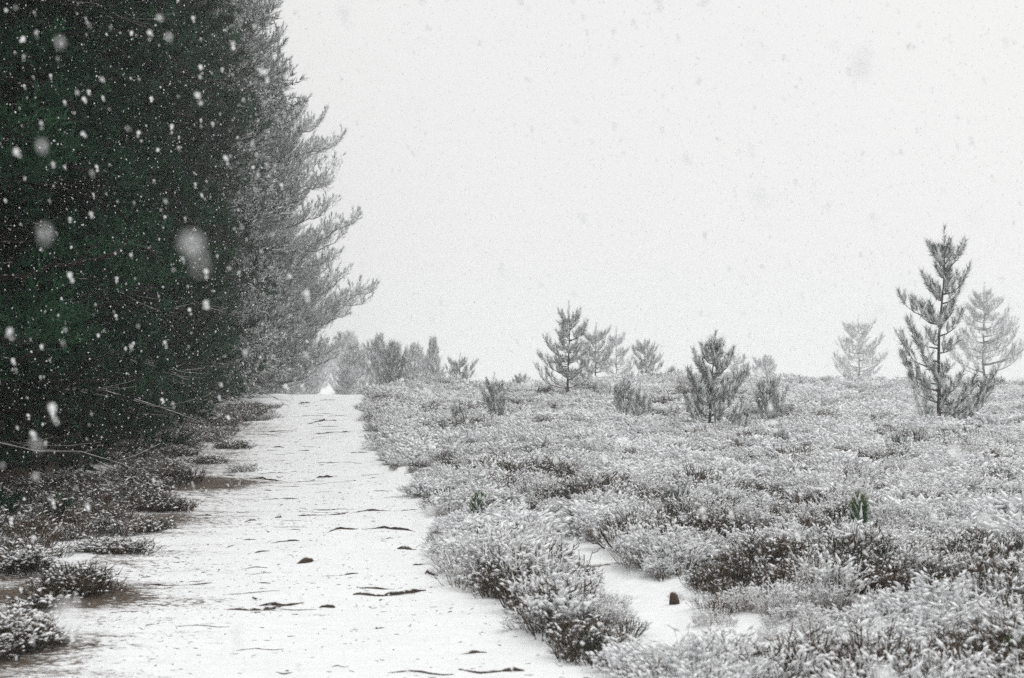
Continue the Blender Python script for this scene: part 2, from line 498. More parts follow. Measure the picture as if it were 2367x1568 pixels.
def instancer(name, P, R, S, I, label, cat):
    me = bpy.data.meshes.new(name)
    me.vertices.add(len(P)); me.vertices.foreach_set("co", np.asarray(P, np.float32).ravel())
    for an, ty, arr, key in (("rot", 'FLOAT_VECTOR', R, "vector"), ("scl", 'FLOAT_VECTOR', S, "vector"), ("idx", 'INT', I, "value")):
        a = me.attributes.new(an, ty, 'POINT')
        a.data.foreach_set(key, np.asarray(arr, np.int32 if ty == 'INT' else np.float32).ravel())
    o = link(name, me, label=label, cat=cat, kind="stuff")
    ng = bpy.data.node_groups.new(name, "GeometryNodeTree")
    ng.interface.new_socket("Geometry", in_out='INPUT', socket_type='NodeSocketGeometry')
    ng.interface.new_socket("Geometry", in_out='OUTPUT', socket_type='NodeSocketGeometry')
    N, L = ng.nodes, ng.links
    gi, go = N.new("NodeGroupInput"), N.new("NodeGroupOutput")
    ci = N.new("GeometryNodeCollectionInfo"); ci.inputs["Collection"].default_value = coll
    ci.inputs["Separate Children"].default_value = True; ci.inputs["Reset Children"].default_value = True
    ip = N.new("GeometryNodeInstanceOnPoints"); ip.inputs["Pick Instance"].default_value = True
    def attr(nm, dt):
        a = N.new("GeometryNodeInputNamedAttribute"); a.data_type = dt; a.inputs["Name"].default_value = nm
        return a.outputs["Attribute"]
    L.new(gi.outputs[0], ip.inputs["Points"]); L.new(ci.outputs[0], ip.inputs["Instance"])
    L.new(attr("idx", 'INT'), ip.inputs["Instance Index"])
    e2r = N.new("FunctionNodeEulerToRotation")
    L.new(attr("rot", 'FLOAT_VECTOR'), e2r.inputs[0]); L.new(e2r.outputs[0], ip.inputs["Rotation"])
    L.new(attr("scl", 'FLOAT_VECTOR'), ip.inputs["Scale"])
    L.new(ip.outputs[0], go.inputs[0])
    md = o.modifiers.new("scatter", 'NODES'); md.node_group = ng
    return o

def blob_dist(x, y, pts):
    """normalised distance to the nearest of (centre, rx, ry) blobs"""
    d = np.full(np.shape(x), 9.0)
    for (cx, cy2, rx, ry) in pts:
        d = np.minimum(d, np.hypot((x - cx) / rx, (y - cy2) / ry))
    return d

# the small snowed-in side trail and bare spots in the heather
TRAIL = [(1225, 1185, .13), (1262, 1215, .15), (1300, 1250, .17), (1360, 1290, .24), (1410, 1325, .30), (1450, 1365, .34), (1500, 1410, .36), (1550, 1460, .40), (1620, 1500, .40), (1700, 1512, .34), (1790, 1515, .25),
         (1520, 1500, .2), (2150, 1420, .18), (1045, 1200, .15)]
trail = []
prev = None
for (px, py, r) in TRAIL:
    g = G(px, py)
    r *= .95 if r < .3 else .66
    trail.append((g[0], g[1], r, r * 1.4))
    if prev is not None and r > .12:
        for t in (1 / 3, 2 / 3):
            trail.append((prev[0] * (1 - t) + g[0] * t, prev[1] * (1 - t) + g[1] * t, r, r * 1.4))
    prev = g
DARKS = [(1290, 1110, .5), (1540, 1230, .35), (1560, 1270, .3), (1640, 1340, .35), (1690, 1370, .4), (1250, 1120, .3), (2080, 1370, .25), (2250, 1330, .3), (1960, 1300, .2), (1800, 1320, .3), (1190, 1420, .25), (2330, 1560, .3), (2200, 1590, .3), (1290, 1520, .25), (1140, 1370, .2), (1000, 1260, .2), (1450, 1500, .25), (930, 1100, .5), (1010, 1170, .3), (1165, 1190, .3), (1700, 1250, .4)]
darks = [(*G(px, py)[:2], r, r * 1.5) for (px, py, r) in DARKS]  # less snowy plants whose dark colour stands in for shaded hollows

def scatter_right():
    P, R, S, I = [], [], [], []
    y = 5.6
    while y < 62:
        s = 0.165 + 0.0042 * y
        x0 = float(xc(y) + uR(y)); x1 = 0.385 * y + 2.5
        xs = np.arange(x0 + 0.04, x1, s)
        xs = xs + RNG.uniform(-.45, .45, len(xs)) * s
        yy = y + RNG.uniform(-.45, .45, len(xs)) * s
        for x, v in zip(xs, yy):
            u = x - float(xc(v)); e = float(uR(v))
            if u < e + 0.04 + 0.26 * float(fbm(v * 1.1, 0.5, 8)) + RNG.uniform(0, .10): continue
            td = float(blob_dist(x, v, trail))
            if td < 1 + 0.5 * float(vnoise(x * 5, v * 5, 2)): continue
            hn = float(fbm(x * 0.9, v * 0.9, 61))
            edge = min(1, max(0, u - e) / 0.5)
            sc_ = (0.80 + 0.65 * hn) * (0.7 + 0.3 * edge) * RNG.uniform(0.7, 1.2) * (1 + .35 * sstep(34, 42, v) * RNG.uniform(-1, 1)) * min(1, .45 + .4 * (td - .8)) * (1 + 0.004 * max(0, v - 20))
            dn = float(fbm(x * 1.3 + 9, v * 1.0, 71)) + RNG.uniform(-.45, .30)
            dk = float(blob_dist(x, v, darks))
            if dk < 1: dn -= 1.6 * (1.25 - dk); sc_ *= .8
            if dn < -0.48: k = RNG.integers(8, 10)
            elif dn < (-0.24 if v > 16 else -.16 + .022 * (16 - v)): k = RNG.integers(6, 8)
            else: k = RNG.integers(0, 4) if RNG.random() > .12 + .06 * (v - 11) else RNG.integers(4, 6)  # very snowy plants increase with distance, whitening the heath in place of haze
            P.append((x, v, float(H(x, v)) - 0.01)); R.append((RNG.normal(0, .16), RNG.normal(0, .16), RNG.uniform(0, 6.283)))
            S.append((sc_ * 1.05, sc_ * 1.05, sc_ * RNG.uniform(.85, 1.15))); I.append(k)
        y += s
    return P, R, S, I
P, R, S, I = scatter_right()
print("heather instances", len(P))
instancer("heather", P, R, S, I, "snow-dusted brown heather covering the open heath beside the path", "heather")

# heather under the forest edge: a broken band
LEFTB = [(-60, 1230, .9, .9), (100, 1150, .8, .9), (0, 1180, .7, .9), (200, 1130, .7, .9), (60, 1210, .8, .8), (150, 1190, .7, .8), (235, 1165, .6, .7), (290, 1130, .5, .6), (60, 1290, .35, .3), (-30, 1280, .6, .5), (190, 1235, .35, .35), (390, 1050, .55, 1.2), (450, 1010, .7, 1.6), (500, 975, .8, 2.5), (555, 950, .6, 2.2), (430, 980, .8, 2.5), (350, 1085, .35, .6), (330, 1050, .7, 1.5), (330, 1110, .5, .7)]
leftb = [(*G(a, b)[:2], c, d) for (a, b, c, d) in LEFTB]
P, R, S, I = [], [], [], []
y = 9.0
while y < 46:
    s = 0.18 + 0.004 * y
    for x in np.arange(float(xc(y)) - 7, float(xc(y)) + 0.6, s):
        xx = x + RNG.uniform(-.45, .45) * s; v = y + RNG.uniform(-.45, .45) * s
        if float(blob_dist(xx, v, leftb)) > 1 + 0.6 * float(fbm(xx * 2, v * 2, 12)): continue
        P.append((xx, v, float(H(xx, v)) - .01)); R.append((RNG.normal(0, .15), RNG.normal(0, .15), RNG.uniform(0, 6.283)))
        k = RNG.uniform(.6, 1.1); S.append((k, k, k * RNG.uniform(.35, .75))); I.append(RNG.choice([8, 8, 9, 9, 9, 9]))
    y += s
print("left heather", len(P))
instancer("heather", P, R, S, I, "dark straggling heather and twigs under the forest edge", "heather")

# clumps standing free on the snow of the left verge
def clump(label, px, py, rx, ry, h, dark, n, snow, group="heather clumps along the forest verge"):
    c = G(px, py)
    st, sn = Buf(), Buf()
    for k in range(n):
        a, b = heather_proto("x", 26, .17, .24 * h * random.uniform(.75, 1.15), snow, dark, 500 + int(px) + k * 13, 3)
        t = random.uniform(0, 6.283); q_ = math.sqrt(random.random())
        ox, oy = math.cos(t) * q_ * rx, math.sin(t) * q_ * ry
        oz = float(H(c[0] + ox, c[1] + oy)) - c[2]
        shape = 1.1 - 0.5 * q_
        off = np.array([ox, oy, oz - .01])
        for src, dst in ((a, st), (b, sn)):
            if not src.V: continue
            V = np.concatenate(src.V) * np.array([1, 1, shape]) + off
            dst.add(V, np.concatenate(src.F))
    o = link("heather_clump", None, label=label, cat="heather clump", group=group, loc=c)
    link("stems", st.mesh("stems", M_DARK if dark else M_STEM, True), o)
    if sn.V: link("settled_snow", sn.mesh("settled_snow", M_LUMP, True), o)
CL = [
    ("rounded dark heather clump on bare brown soil, alone at the path edge", 427, 1112, .16, .16, .85, 1, 7, .05),
    ("broad dark heather clump on the verge, just below the round dark one", 368, 1180, .26, .22, .9, 1, 11, .15),
    ("ragged heather clump trailing down the verge between the broad clump and the snowy sprigs", 335, 1228, .17, .2, .6, 1, 7, .2),
    ("low snow-tipped heather clump at the end of the trailing clumps", 262, 1275, .26, .16, .7, 1, 9, .5),
    ("wide dark heather clump over a rusty patch of needles beside the foot of the path", 168, 1372, .24, .17, 1.0, 1, 12, .12),
    ("snowy tangle of heather in the bottom corner under the forest side", 12, 1500, .20, .30, .95, 1, 13, .45),
    ("small dark heather tuft between the corner tangle and the wide dark clump", 95, 1405, .10, .08, .5, 1, 3, .25),
    ("short snowy heather clump where the verge meets the dark forest", 30, 1322, .22, .16, 1.0, 1, 8, .4),
    ("thin heather clump bordered by a strip of snow, on the far verge", 545, 1036, .32, .40, .7, 1, 10, .2),
    ("sparse pale twiggy sprigs poking out of the snow in the open path side", 567, 1092, .16, .10, .55, 0, 3, .4),
    ("flat brown heather patch between the round dark clump and the forest", 470, 1070, .22, .25, .5, 1, 6, .2),
    ("low brown tuft at the far end of the verge close to the crest", 622, 968, .2, .3, .55, 0, 3, .3),
    ("faint tuft near the crest of the path under the grey pines", 632, 943, .2, .4, .6, 0, 3, .3),
    ("heather clump furthest up the verge, reaching out onto the path", 588, 948, .30, .8, .7, 1, 10, .2),
]
for a in CL: clump(*a)

# ------------------------------------------------------------------ pines
def pine(name, label, group, base, top, branches, shoot, tmpl, mats, cat="pine tree", trunk_r=0.05, snowy=0.0, split=False,
         twig=0.5, dens=1.0, candle=0.6, local=None, lean=0.0, bare_trunk_to=0.0):
    """branches: list of (attach point, tip point). shoot = shoot length; tmpl = needle template."""
    base = np.asarray(base, float); top = np.asarray(top, float)
    TV, TF = tmpl
    shoot = shoot * 1.25 if cat != 'pine seedling' else shoot
    root = link(name, None, label=label, cat=cat, group=group, loc=base)
    Hh = np.linalg.norm(top - base)
    tb = Buf()
    t = np.linspace(0, 1, 9)
    wobx = np.cumsum(RNG.normal(0, 0.012 * Hh, 9)) * np.sin(t * np.pi)
    TP = base * (1 - t)[:, None] + top * t[:, None]; TP[:, 0] += wobx * .35
    TP[0, 2] -= 0.1; TP[1:-1, 1] += RNG.normal(0, .01 * Hh, 7)
    tube(tb, TP - base, trunk_r * (1 - .86 * t), 7)
    link("trunk", tb.mesh("trunk", mats[1], True), root)
    allb, alln, alls = Buf(), Buf(), Buf()
    def trunk_at(z):
        f = np.clip((z - base[2]) / (top[2] - base[2]), 0, 1)
        return np.array([np.interp(f, t, TP[:, k]) for k in range(3)])
    # leader shoots
    lead = [(top - (top - base) / Hh * shoot * k * .8, np.array([RNG.normal(0, .06), RNG.normal(0, .06), 1.0]), shoot * 1.0) for k in (0, .9, 1.8)]
    for (att, tip) in branches:
        att = trunk_at(att[2]); tip = np.asarray(tip, float)
        v = tip - att; L = np.linalg.norm(v)
        out = np.array([v[0], v[1], 0.0]); out /= np.linalg.norm(out) + 1e-6
        ctrl = att + np.array([v[0] * .75, v[1] * .75, v[2] * (.55 - .45 * min(candle, .9))])
        n = max(4, int(L / (shoot * .55)))
        tt = np.linspace(0, 1, n)[:, None]
        C = (1 - tt) ** 2 * att + 2 * tt * (1 - tt) * ctrl + tt * tt * tip
        C[1:-1] += np.cumsum(RNG.normal(0, .022 * L, (n - 2, 3)), axis=0) * np.sin(tt[1:-1] * np.pi) if n > 2 else 0
        bb, nb, sb = (Buf(), Buf(), Buf()) if split else (allb, alln, alls)
        r0 = min(trunk_r * .4, .012 + L * .012)
        tube(bb, C - base, r0 * (1 - .8 * tt[:, 0]), 4)
        SP, SD, SS = [], [], []
        tan = np.gradient(C, axis=0); tan /= np.linalg.norm(tan, axis=1, keepdims=True)
        for i in range(n):
            f = i / (n - 1)
            if f < 0.28: continue
            side_ = np.cross(tan[i], [0, 0, 1.0]); side_ /= np.linalg.norm(side_) + 1e-6
            for sgn in (-1, 1):
                if RNG.random() > dens: continue
                tl = min(L * .4, shoot * 2.2) * twig * (1.15 - .75 * f) * RNG.uniform(.5, 1.25)
                d = tan[i] * .65 + side_ * sgn * .75 + np.array([0, 0, RNG.uniform(.0, .55)]); d /= np.linalg.norm(d)
                e = C[i] + d * tl
                if tl > .05: tube(bb, np.array([C[i], (C[i] + e) / 2 - [0, 0, .04 * tl], e]) - base, [.007, .005, .004], 3)
                k = max(1, int(tl / (shoot * .6)))
                for j in range(k):
                    p = C[i] * (1 - (j + 1) / k) + e * ((j + 1) / k)
                    SP.append(p); SD.append(d * .5 + np.array([RNG.normal(0, .2), RNG.normal(0, .2), candle * RNG.uniform(.7, 1.6)])); SS.append(shoot * RNG.uniform(.75, 1.15))
            if RNG.random() < dens:
                SP.append(C[i]); SD.append(tan[i] * .6 + np.array([RNG.normal(0, .2), RNG.normal(0, .2), candle])); SS.append(shoot * RNG.uniform(.7, 1.1))
        SP.append(tip); SD.append(tan[-1] * .7 + np.array([0, 0, candle])); SS.append(shoot * 1.2)
        SP = np.array(SP); SD = np.array(SD); SS = np.array(SS)
        stamp(nb, TV, TF, SP - base, SD, SS)
        if snowy > 0:
            m = RNG.random(len(SP)) < snowy
            D = SD[m] / np.linalg.norm(SD[m], axis=1, keepdims=True)
            c = SP[m] + D * SS[m, None] * .45 - base + [0, 0, .012]
            s_ = SS[m]
            lumps(sb, c, np.stack([s_ * .30, s_ * .13, s_ * .10], axis=1) * RNG.uniform(.7, 1.3, (m.sum(), 1)), 0, axis=D)
        if split:
            bo = link("branch", bb.mesh("branch", mats[1], True), root)
            link("needles", nb.mesh("needles", mats[0]), bo)
            if sb.V: link("settled_snow", sb.mesh("settled_snow", M_LUMP, True), bo)
    cr = Buf() if split else alln
    stamp(cr, TV, TF, np.array([a[0] for a in lead]) - base, np.array([a[1] for a in lead]), np.array([a[2] for a in lead]))
    if not split:
        link("branches", allb.mesh("branches", mats[1], True), root)
        if alls.V: link("settled_snow", alls.mesh("settled_snow", M_LUMP, True), root)
    link("crown" if not split else "leader_needles", cr.mesh("needles", mats[0]), root)
    return root

def auto_branches(base, top, z0, n, prof, rise=.35, azr=(0, 6.283), whorl=0, lv=(.78, 1.12), rv=(.6, 1.3)):
    out = []
    Hh = top[2] - base[2]
    for i in range(n):
        f = z0 + (0.96 - z0) * ((i + RNG.uniform(0, .9)) / n)
        if whorl:
            nl = max(3, n // whorl); f = z0 + (0.95 - z0) * (int(i * nl / n) + .2 + RNG.normal(0, .07)) / nl
        L = prof(f) * RNG.uniform(*lv)
        a = i * 2.39996 + RNG.uniform(-.5, .5)
        if azr != (0, 6.283): a = RNG.uniform(*azr)
        att = base + (top - base) * f
        tip = att + np.array([math.cos(a) * L, math.sin(a) * L, L * rise * RNG.uniform(*rv)])
        out.append((att, tip))
    return out

def placed_pine(label, bx, by, tx, ty, Y, tips, shoot, ntmpl, mats, n_auto=0, spread=.5, rise=.35, k_att=.45, name="pine_sapling", group=None, z0=.05, whorl=4, **kw):
    """Y None: stands on the ground seen at (bx,by)"""
    if Y is None:
        b = G(bx, by); Y = b[1]
    else:
        b = at(bx, by, Y); b[2] = float(H(b[0], b[1]))
    top = at(tx, ty, Y)
    br = []; prof_pts = []
    for (px, py) in tips:
        p = at(px, py, Y)
        lat = abs(p[0] - b[0])
        p[1] += RNG.uniform(-.35, .35) * lat
        zatt = max(b[2] + 0.05 * (top[2] - b[2]), p[2] - k_att * lat - 0.05)
        zatt = min(zatt, top[2] - .1 * shoot)
        br.append((np.array([0, 0, zatt]), p))
        prof_pts.append(((zatt - b[2]) / (top[2] - b[2]), lat))
    pp = np.array(sorted(prof_pts)) if prof_pts else np.array([[0, .3], [1, .05]])
    Hh = top[2] - b[2]
    prof = lambda f: float(np.interp(f, np.append(pp[:, 0], 1), np.append(pp[:, 1], .02 * Hh))) * spread
    br += auto_branches(b, top, max(z0, pp[0, 0]), n_auto, prof, rise, whorl=whorl, lv=(.6, 1.15), rv=(.3, 1.6))
    return pine(name, label, group, b, top, br, shoot, ntmpl, mats, **kw)

T_NEAR = shoot_template(60, .40, .026, .95)
T_MID = shoot_template(30, .40, .040, .9)
T_FAR = shoot_template(24, .42, .060, .85)
T_FOREST = shoot_template(16, .50, .085, .8)
RMAT = (M_NEEDLE_R, M_BARK)

def c5(pts): return [(1109.5 + .3125 * x, 647 + .3125 * y) for x, y in pts]
def c6(pts): return [(1803 + .3538 * x, 508.5 + .3538 * y) for x, y in pts]
def c2(pts): return [(369.8 + .3243 * x, 462.3 + .3243 * y) for x, y in pts]

GP = "pines scattered over the snowy heath"
# tall dark pine on the right
placed_pine("tallest dark heath pine with candle-like upturned branches and a bushy skirt", 2171, 997, 2183, 556, None,
    c6([(1003, 240), (1162, 245), (1040, 260), (1110, 235), (960, 440), (1222, 385), (1105, 395), (832, 555), (880, 600), (950, 630), (1010, 500), (1190, 460), (1000, 640), (790, 835), (850, 740), (820, 960), (860, 1015), (1120, 600), (1150, 690), (900, 850),
        (905, 1045), (890, 1110), (1010, 1030), (1160, 1080), (1270, 1090), (1425, 1065), (1380, 1120), (890, 1230), (960, 1280), (1200, 1200), (1310, 1200), (1100, 1150), (1250, 1290), (1150, 1320), (1060, 1230)]),
    .20, T_NEAR, (M_NEEDLE_D, M_BARK), n_auto=14, spread=.5, trunk_r=.04, snowy=.8, split=True, twig=.35, candle=.9, dens=.8, whorl=0, group=GP, cat="pine tree", name="pine_tree")
placed_pine("pale misty pine behind the tallest dark pine, holding out a long arm", 2271, 905, 2274, 674, 78,
    c6([(1362, 515), (1290, 525), (1417, 565), (1262, 560), (1480, 640), (1520, 700), (1525, 770), (1590, 825), (1555, 905), (1500, 860), (1412, 985), (1290, 985), (1210, 655), (1160, 790), (1120, 900), (1240, 600), (1450, 750), (1180, 960), (1200, 850)]),
    .36, T_MID, RMAT, n_auto=40, spread=.85, rise=.2, trunk_r=.09, snowy=.35, twig=.9, group=GP, name="pine_tree", z0=.35)
placed_pine("pale layered pine alone on the misty skyline of the heath", 1985, 895, 1984, 745, 95,
    c6([(603, 700), (430, 720), (460, 760), (560, 740), (655, 795), (390, 815), (600, 830), (420, 860), (678, 915), (358, 920), (640, 950), (400, 960), (590, 1020), (372, 985), (430, 1050)]),
    .36, T_MID, RMAT, n_auto=34, spread=.85, rise=.2, trunk_r=.07, snowy=.35, twig=.9, group=GP, name="pine_tree", z0=.2)
placed_pine("tallest of the middle pines, slim trunk with flat tiers of upturned branches", 1312, 925, 1316, 722, None,
    c5([(612, 290), (716, 295), (690, 340), (632, 400), (770, 380), (740, 400), (503, 492), (545, 530), (610, 490), (463, 598), (520, 640), (800, 600), (720, 545), (445, 700), (510, 720), (825, 705), (760, 740), (600, 690), (790, 640)]),
    .20, T_MID, RMAT, n_auto=20, spread=.75, rise=.15, trunk_r=.035, snowy=.5, twig=.7, group=GP, name="pine_tree", z0=.22)
placed_pine("round-headed pale pine forking low, beside the tallest middle pine", 1375, 900, 1378, 765, 62,
    c5([(945, 400), (900, 440), (785, 430), (970, 480), (725, 470), (740, 540), (960, 560), (920, 620), (780, 560), (700, 600), (830, 480), (800, 690)]),
    .26, T_MID, RMAT, n_auto=18, spread=.8, rise=.4, trunk_r=.05, snowy=.35, twig=.6, group=GP, name="pine_tree", z0=.4)
placed_pine("faintest pine of the middle row, behind the round-headed one", 1423, 895, 1425, 772, 85,
    c5([(1050, 450), (970, 470), (1085, 545), (1120, 610), (1130, 650), (930, 580), (935, 660), (1100, 690), (1050, 600)]),
    .32, T_MID, RMAT, n_auto=16, spread=.8, rise=.3, trunk_r=.05, snowy=.4, twig=.6, group=GP, name="pine_tree", z0=.3)
placed_pine("open bush-like pine at the end of the middle row", 1498, 900, 1489, 800, 58,
    c5([(1138, 540), (1170, 510), (1235, 500), (1290, 540), (1328, 600), (1160, 640), (1330, 660), (1270, 700), (1190, 690), (1300, 620)]),
    .22, T_MID, RMAT, n_auto=16, spread=.8, rise=.6, trunk_r=.04, snowy=.4, twig=.5, group=GP, candle=.8)
placed_pine("dense dark young pine standing alone in the middle of the heath", 1640, 1003, 1652, 798, None,
    c5([(1668, 590), (1782, 580), (1710, 560), (1608, 630), (1850, 612), (1820, 650), (1650, 700), (1568, 770), (1700, 770), (1950, 755), (1900, 820), (1600, 850), (1540, 960), (1600, 940), (1945, 1000), (1965, 1080), (1580, 1030), (1880, 900), (1900, 1050), (1700, 900), (1800, 850), (1780, 1000)]),
    .19, T_NEAR, (M_NEEDLE_D, M_BARK), n_auto=14, spread=.8, rise=.5, trunk_r=.03, snowy=.8, twig=.5, candle=.9, dens=.75, whorl=0, group=GP)
placed_pine("slender young pine beside the dense dark one, on the side away from the path", 1777, 985, 1773, 882, None,
    c5([(2060, 820), (2045, 870), (2200, 790), (2257, 850), (2170, 860), (2060, 930), (2230, 940), (2250, 1010), (2110, 960)]),
    .14, T_MID, RMAT, n_auto=14, spread=.8, rise=.8, trunk_r=.02, snowy=.45, twig=.4, candle=.9, group=GP)
placed_pine("slim sapling with steep twigs nearest the bushy pines by the path", 1143, 985, 1141, 884, None,
    c5([(22, 860), (60, 800), (150, 830), (178, 862), (40, 915), (160, 920), (80, 850), (175, 960), (170, 1030)]),
    .13, T_MID, RMAT, n_auto=12, spread=.8, rise=.9, trunk_r=.018, snowy=.4, twig=.4, candle=.9, group=GP)
placed_pine("small sapling with a spindly stem below the round-headed pine", 1440, 985, 1443, 880, None,
    c5([(1000, 820), (1100, 800), (1120, 880), (1010, 900), (1010, 950), (1110, 960), (1050, 850)]),
    .13, T_MID, RMAT, n_auto=10, spread=.8, rise=.7, trunk_r=.016, snowy=.45, twig=.4, candle=.9, group=GP)
placed_pine("short bent sapling right next to the spindly one", 1473, 975, 1481, 903, None,
    c5([(1250, 930), (1220, 900), (1165, 920), (1160, 980), (1250, 980)]),
    .12, T_MID, RMAT, n_auto=8, spread=.8, rise=.7, trunk_r=.014, snowy=.5, twig=.4, candle=.9, group=GP)
placed_pine("low wide-armed sapling on the skyline beside the bushy pines", 1065, 915, 1063, 832, 50,
    c2([(2245, 1180), (2220, 1210), (2065, 1165), (2050, 1225), (2120, 1200), (2225, 1255), (2080, 1260)]),
    .17, T_MID, RMAT, n_auto=12, spread=.7, rise=.5, trunk_r=.03, snowy=.5, twig=.45, candle=.8, group=GP)
placed_pine("tiny dark sapling in snowy heather below the slim sapling", 1060, 1000, 1062, 945, None,
    [(1048, 955), (1072, 955), (1050, 975), (1074, 980)], .10, T_MID, RMAT, n_auto=8, spread=.8, rise=.8, trunk_r=.012, snowy=.4, twig=.4, candle=.9, group=GP)
placed_pine("ghostly thin pine top fading out behind the dense dark pine", 1706, 905, 1706, 823, 105,
    c5([(1890, 600), (1945, 600), (1960, 660), (1870, 690), (1940, 720)]), .34, T_FAR, RMAT, n_auto=10, spread=.8, trunk_r=.05, snowy=.4, twig=.5, group=GP, name="pine_tree")
placed_pine("ghostly low bush fading into the white on the heath skyline", 1765, 900, 1767, 835, 100,
    c5([(2040, 620), (2060, 650), (2150, 640), (2180, 680), (2030, 690), (2110, 610)]), .34, T_FAR, RMAT, n_auto=14, spread=.8, rise=.6, trunk_r=.05, snowy=.5, twig=.5, group=GP)

# bushy pines beyond the crest, right of the path
GB = "bushy young pines beyond the crest of the path"
for lab, bx, tx, ty, Y, tips in [
    ("bushy pine nearest the path gap, blue-grey and rounded", 812, 818, 806, 80, [(1240, 1270), (1300, 1180), (1340, 1110), (1400, 1050), (1450, 1100), (1260, 1340), (1480, 1200), (1500, 1300), (1290, 1230)]),
    ("bushy pine carrying the tallest thin leader of the group", 868, 878, 784, 70, [(1520, 1050), (1560, 1060), (1500, 1110), (1470, 1080), (1600, 1100), (1620, 1180), (1460, 1200), (1640, 1280)]),
    ("darker bushy pine in the centre of the group, at the heather edge", 915, 912, 808, 58, [(1600, 1110), (1660, 1070), (1640, 1140), (1700, 1110), (1750, 1110), (1760, 1200), (1800, 1280), (1600, 1240), (1590, 1330)]),
    ("bushy pine with forked pale tips, behind the darker one", 965, 960, 806, 88, [(1780, 1110), (1815, 1060), (1790, 1160), (1860, 1100), (1900, 1130), (1920, 1200), (1770, 1240), (1960, 1240)]),
    ("outermost pale bushy pine with one slanting leader", 1000, 1001, 792, 80, [(1930, 1060), (1955, 1020), (1970, 1100), (1990, 1170), (2010, 1240), (1900, 1180), (1880, 1250), (2020, 1290)])]:
    placed_pine(lab, bx, 935, tx, ty, Y, c2(tips), .26, T_MID, (M_NEEDLE_R, M_BARK), n_auto=60, whorl=0, spread=1.05, rise=.7, k_att=.7,
                trunk_r=.05, snowy=.35, twig=.8, dens=1, candle=.9, group=GB, name="pine_sapling", z0=.02)

# green seedlings poking through the near heather
GS = "green pine seedlings in the heather"
for lab, bx, by, tx, ty, sh, w, m in [
    ("bright green seedling tuft in brown heather at the edge of the path", 1102, 1218, 1107, 1166, .12, 12, M_GREEN),
    ("short green seedling half buried in heather, upslope of the path-edge one", 1178, 1122, 1172, 1085, .10, 16, M_GREEN),
    ("small leaning green seedling in the middle of the heather", 1672, 1160, 1662, 1122, .09, 12, M_GREEN),
    ("tall bright green seedling candle with a yellowish skirt", 1985, 1262, 1987, 1172, .12, 13, M_GREEN),
    ("dull green seedling over the darkest hollow in the heather", 1558, 1205, 1565, 1158, .11, 24, M_NEEDLE_D),
    ("forked seedling in snowy heather under the tallest pine", 2078, 1075, 2073, 1030, .13, 22, M_NEEDLE_D),
    ("faint seedling between the dense dark pine and the tall green seedling", 1808, 1052, 1806, 1012, .12, 14, M_NEEDLE_D),
    ("green seedling near the foot of the heath, low in dark heather", 2352, 1565, 2360, 1520, .10, 14, M_GREEN),
    ("seedling cut by the outer edge of the heath view", 2345, 1345, 2350, 1290, .12, 22, M_NEEDLE_D),
    ("low green seedling beside snow at the foot of the heath", 2040, 1560, 2036, 1530, .08, 14, M_GREEN)]:
    b = G(bx, by)
    hp = ty - by
    tips = [(tx - w, ty - hp * .35), (tx + w, ty - hp * .3), (bx - w * .8, by + hp * .35), (bx + w * .9, by + hp * .3), (tx - w * .4, ty - hp * .1), (tx + w * .45, ty - hp * .15)]
    placed_pine(lab, bx, by, tx, ty, None, tips, sh, T_NEAR, (m, M_BARK), n_auto=6, spread=.8, rise=1.2, k_att=.8, trunk_r=.007,
                snowy=.35, twig=.2, candle=1.8, group=GS, name="pine_seedling", cat="pine seedling")

for lab, bx, by, tx, ty in [("tiny snowy sapling on the skyline between the low wide-armed one and the middle pines", 1206, 912, 1205, 876),
                            ("tiny snowy sapling on the skyline next to the dense dark pine, path side", 1560, 905, 1558, 862)]:
    placed_pine(lab, bx, by, tx, ty, 46, [(tx - 16, ty + 16), (tx + 17, ty + 14), (tx - 10, ty + 8), (tx + 12, ty + 22), (tx - 20, ty + 26)], .16, T_MID, RMAT, n_auto=8, spread=.8,
                rise=.8, trunk_r=.015, snowy=.4, twig=.4, candle=.9, group=GP)

# a stump in the bare trail
g = G(1560, 1402)
st = Buf()
tube(st, [(0, 0, -.05), (0.0, 0, .015), (-.008, .005, .04), (-.012, .006, .07)], [.032, .028, .027, .021], 9)
st.V[0] += RNG.normal(0, .0045, st.V[0].shape)
o = link("tree_stump", st.mesh("stump", M_ROOT), label="small broken dark stump sticking out of the snowy side trail", cat="stump", loc=g)

# ------------------------------------------------------------------ forest on the left
def profile(R, full):
    return lambda f: R * min(1, .8 + f * 2.5) * max(.05, (1 - max(0, f - full) / (1 - full)) ** .8)

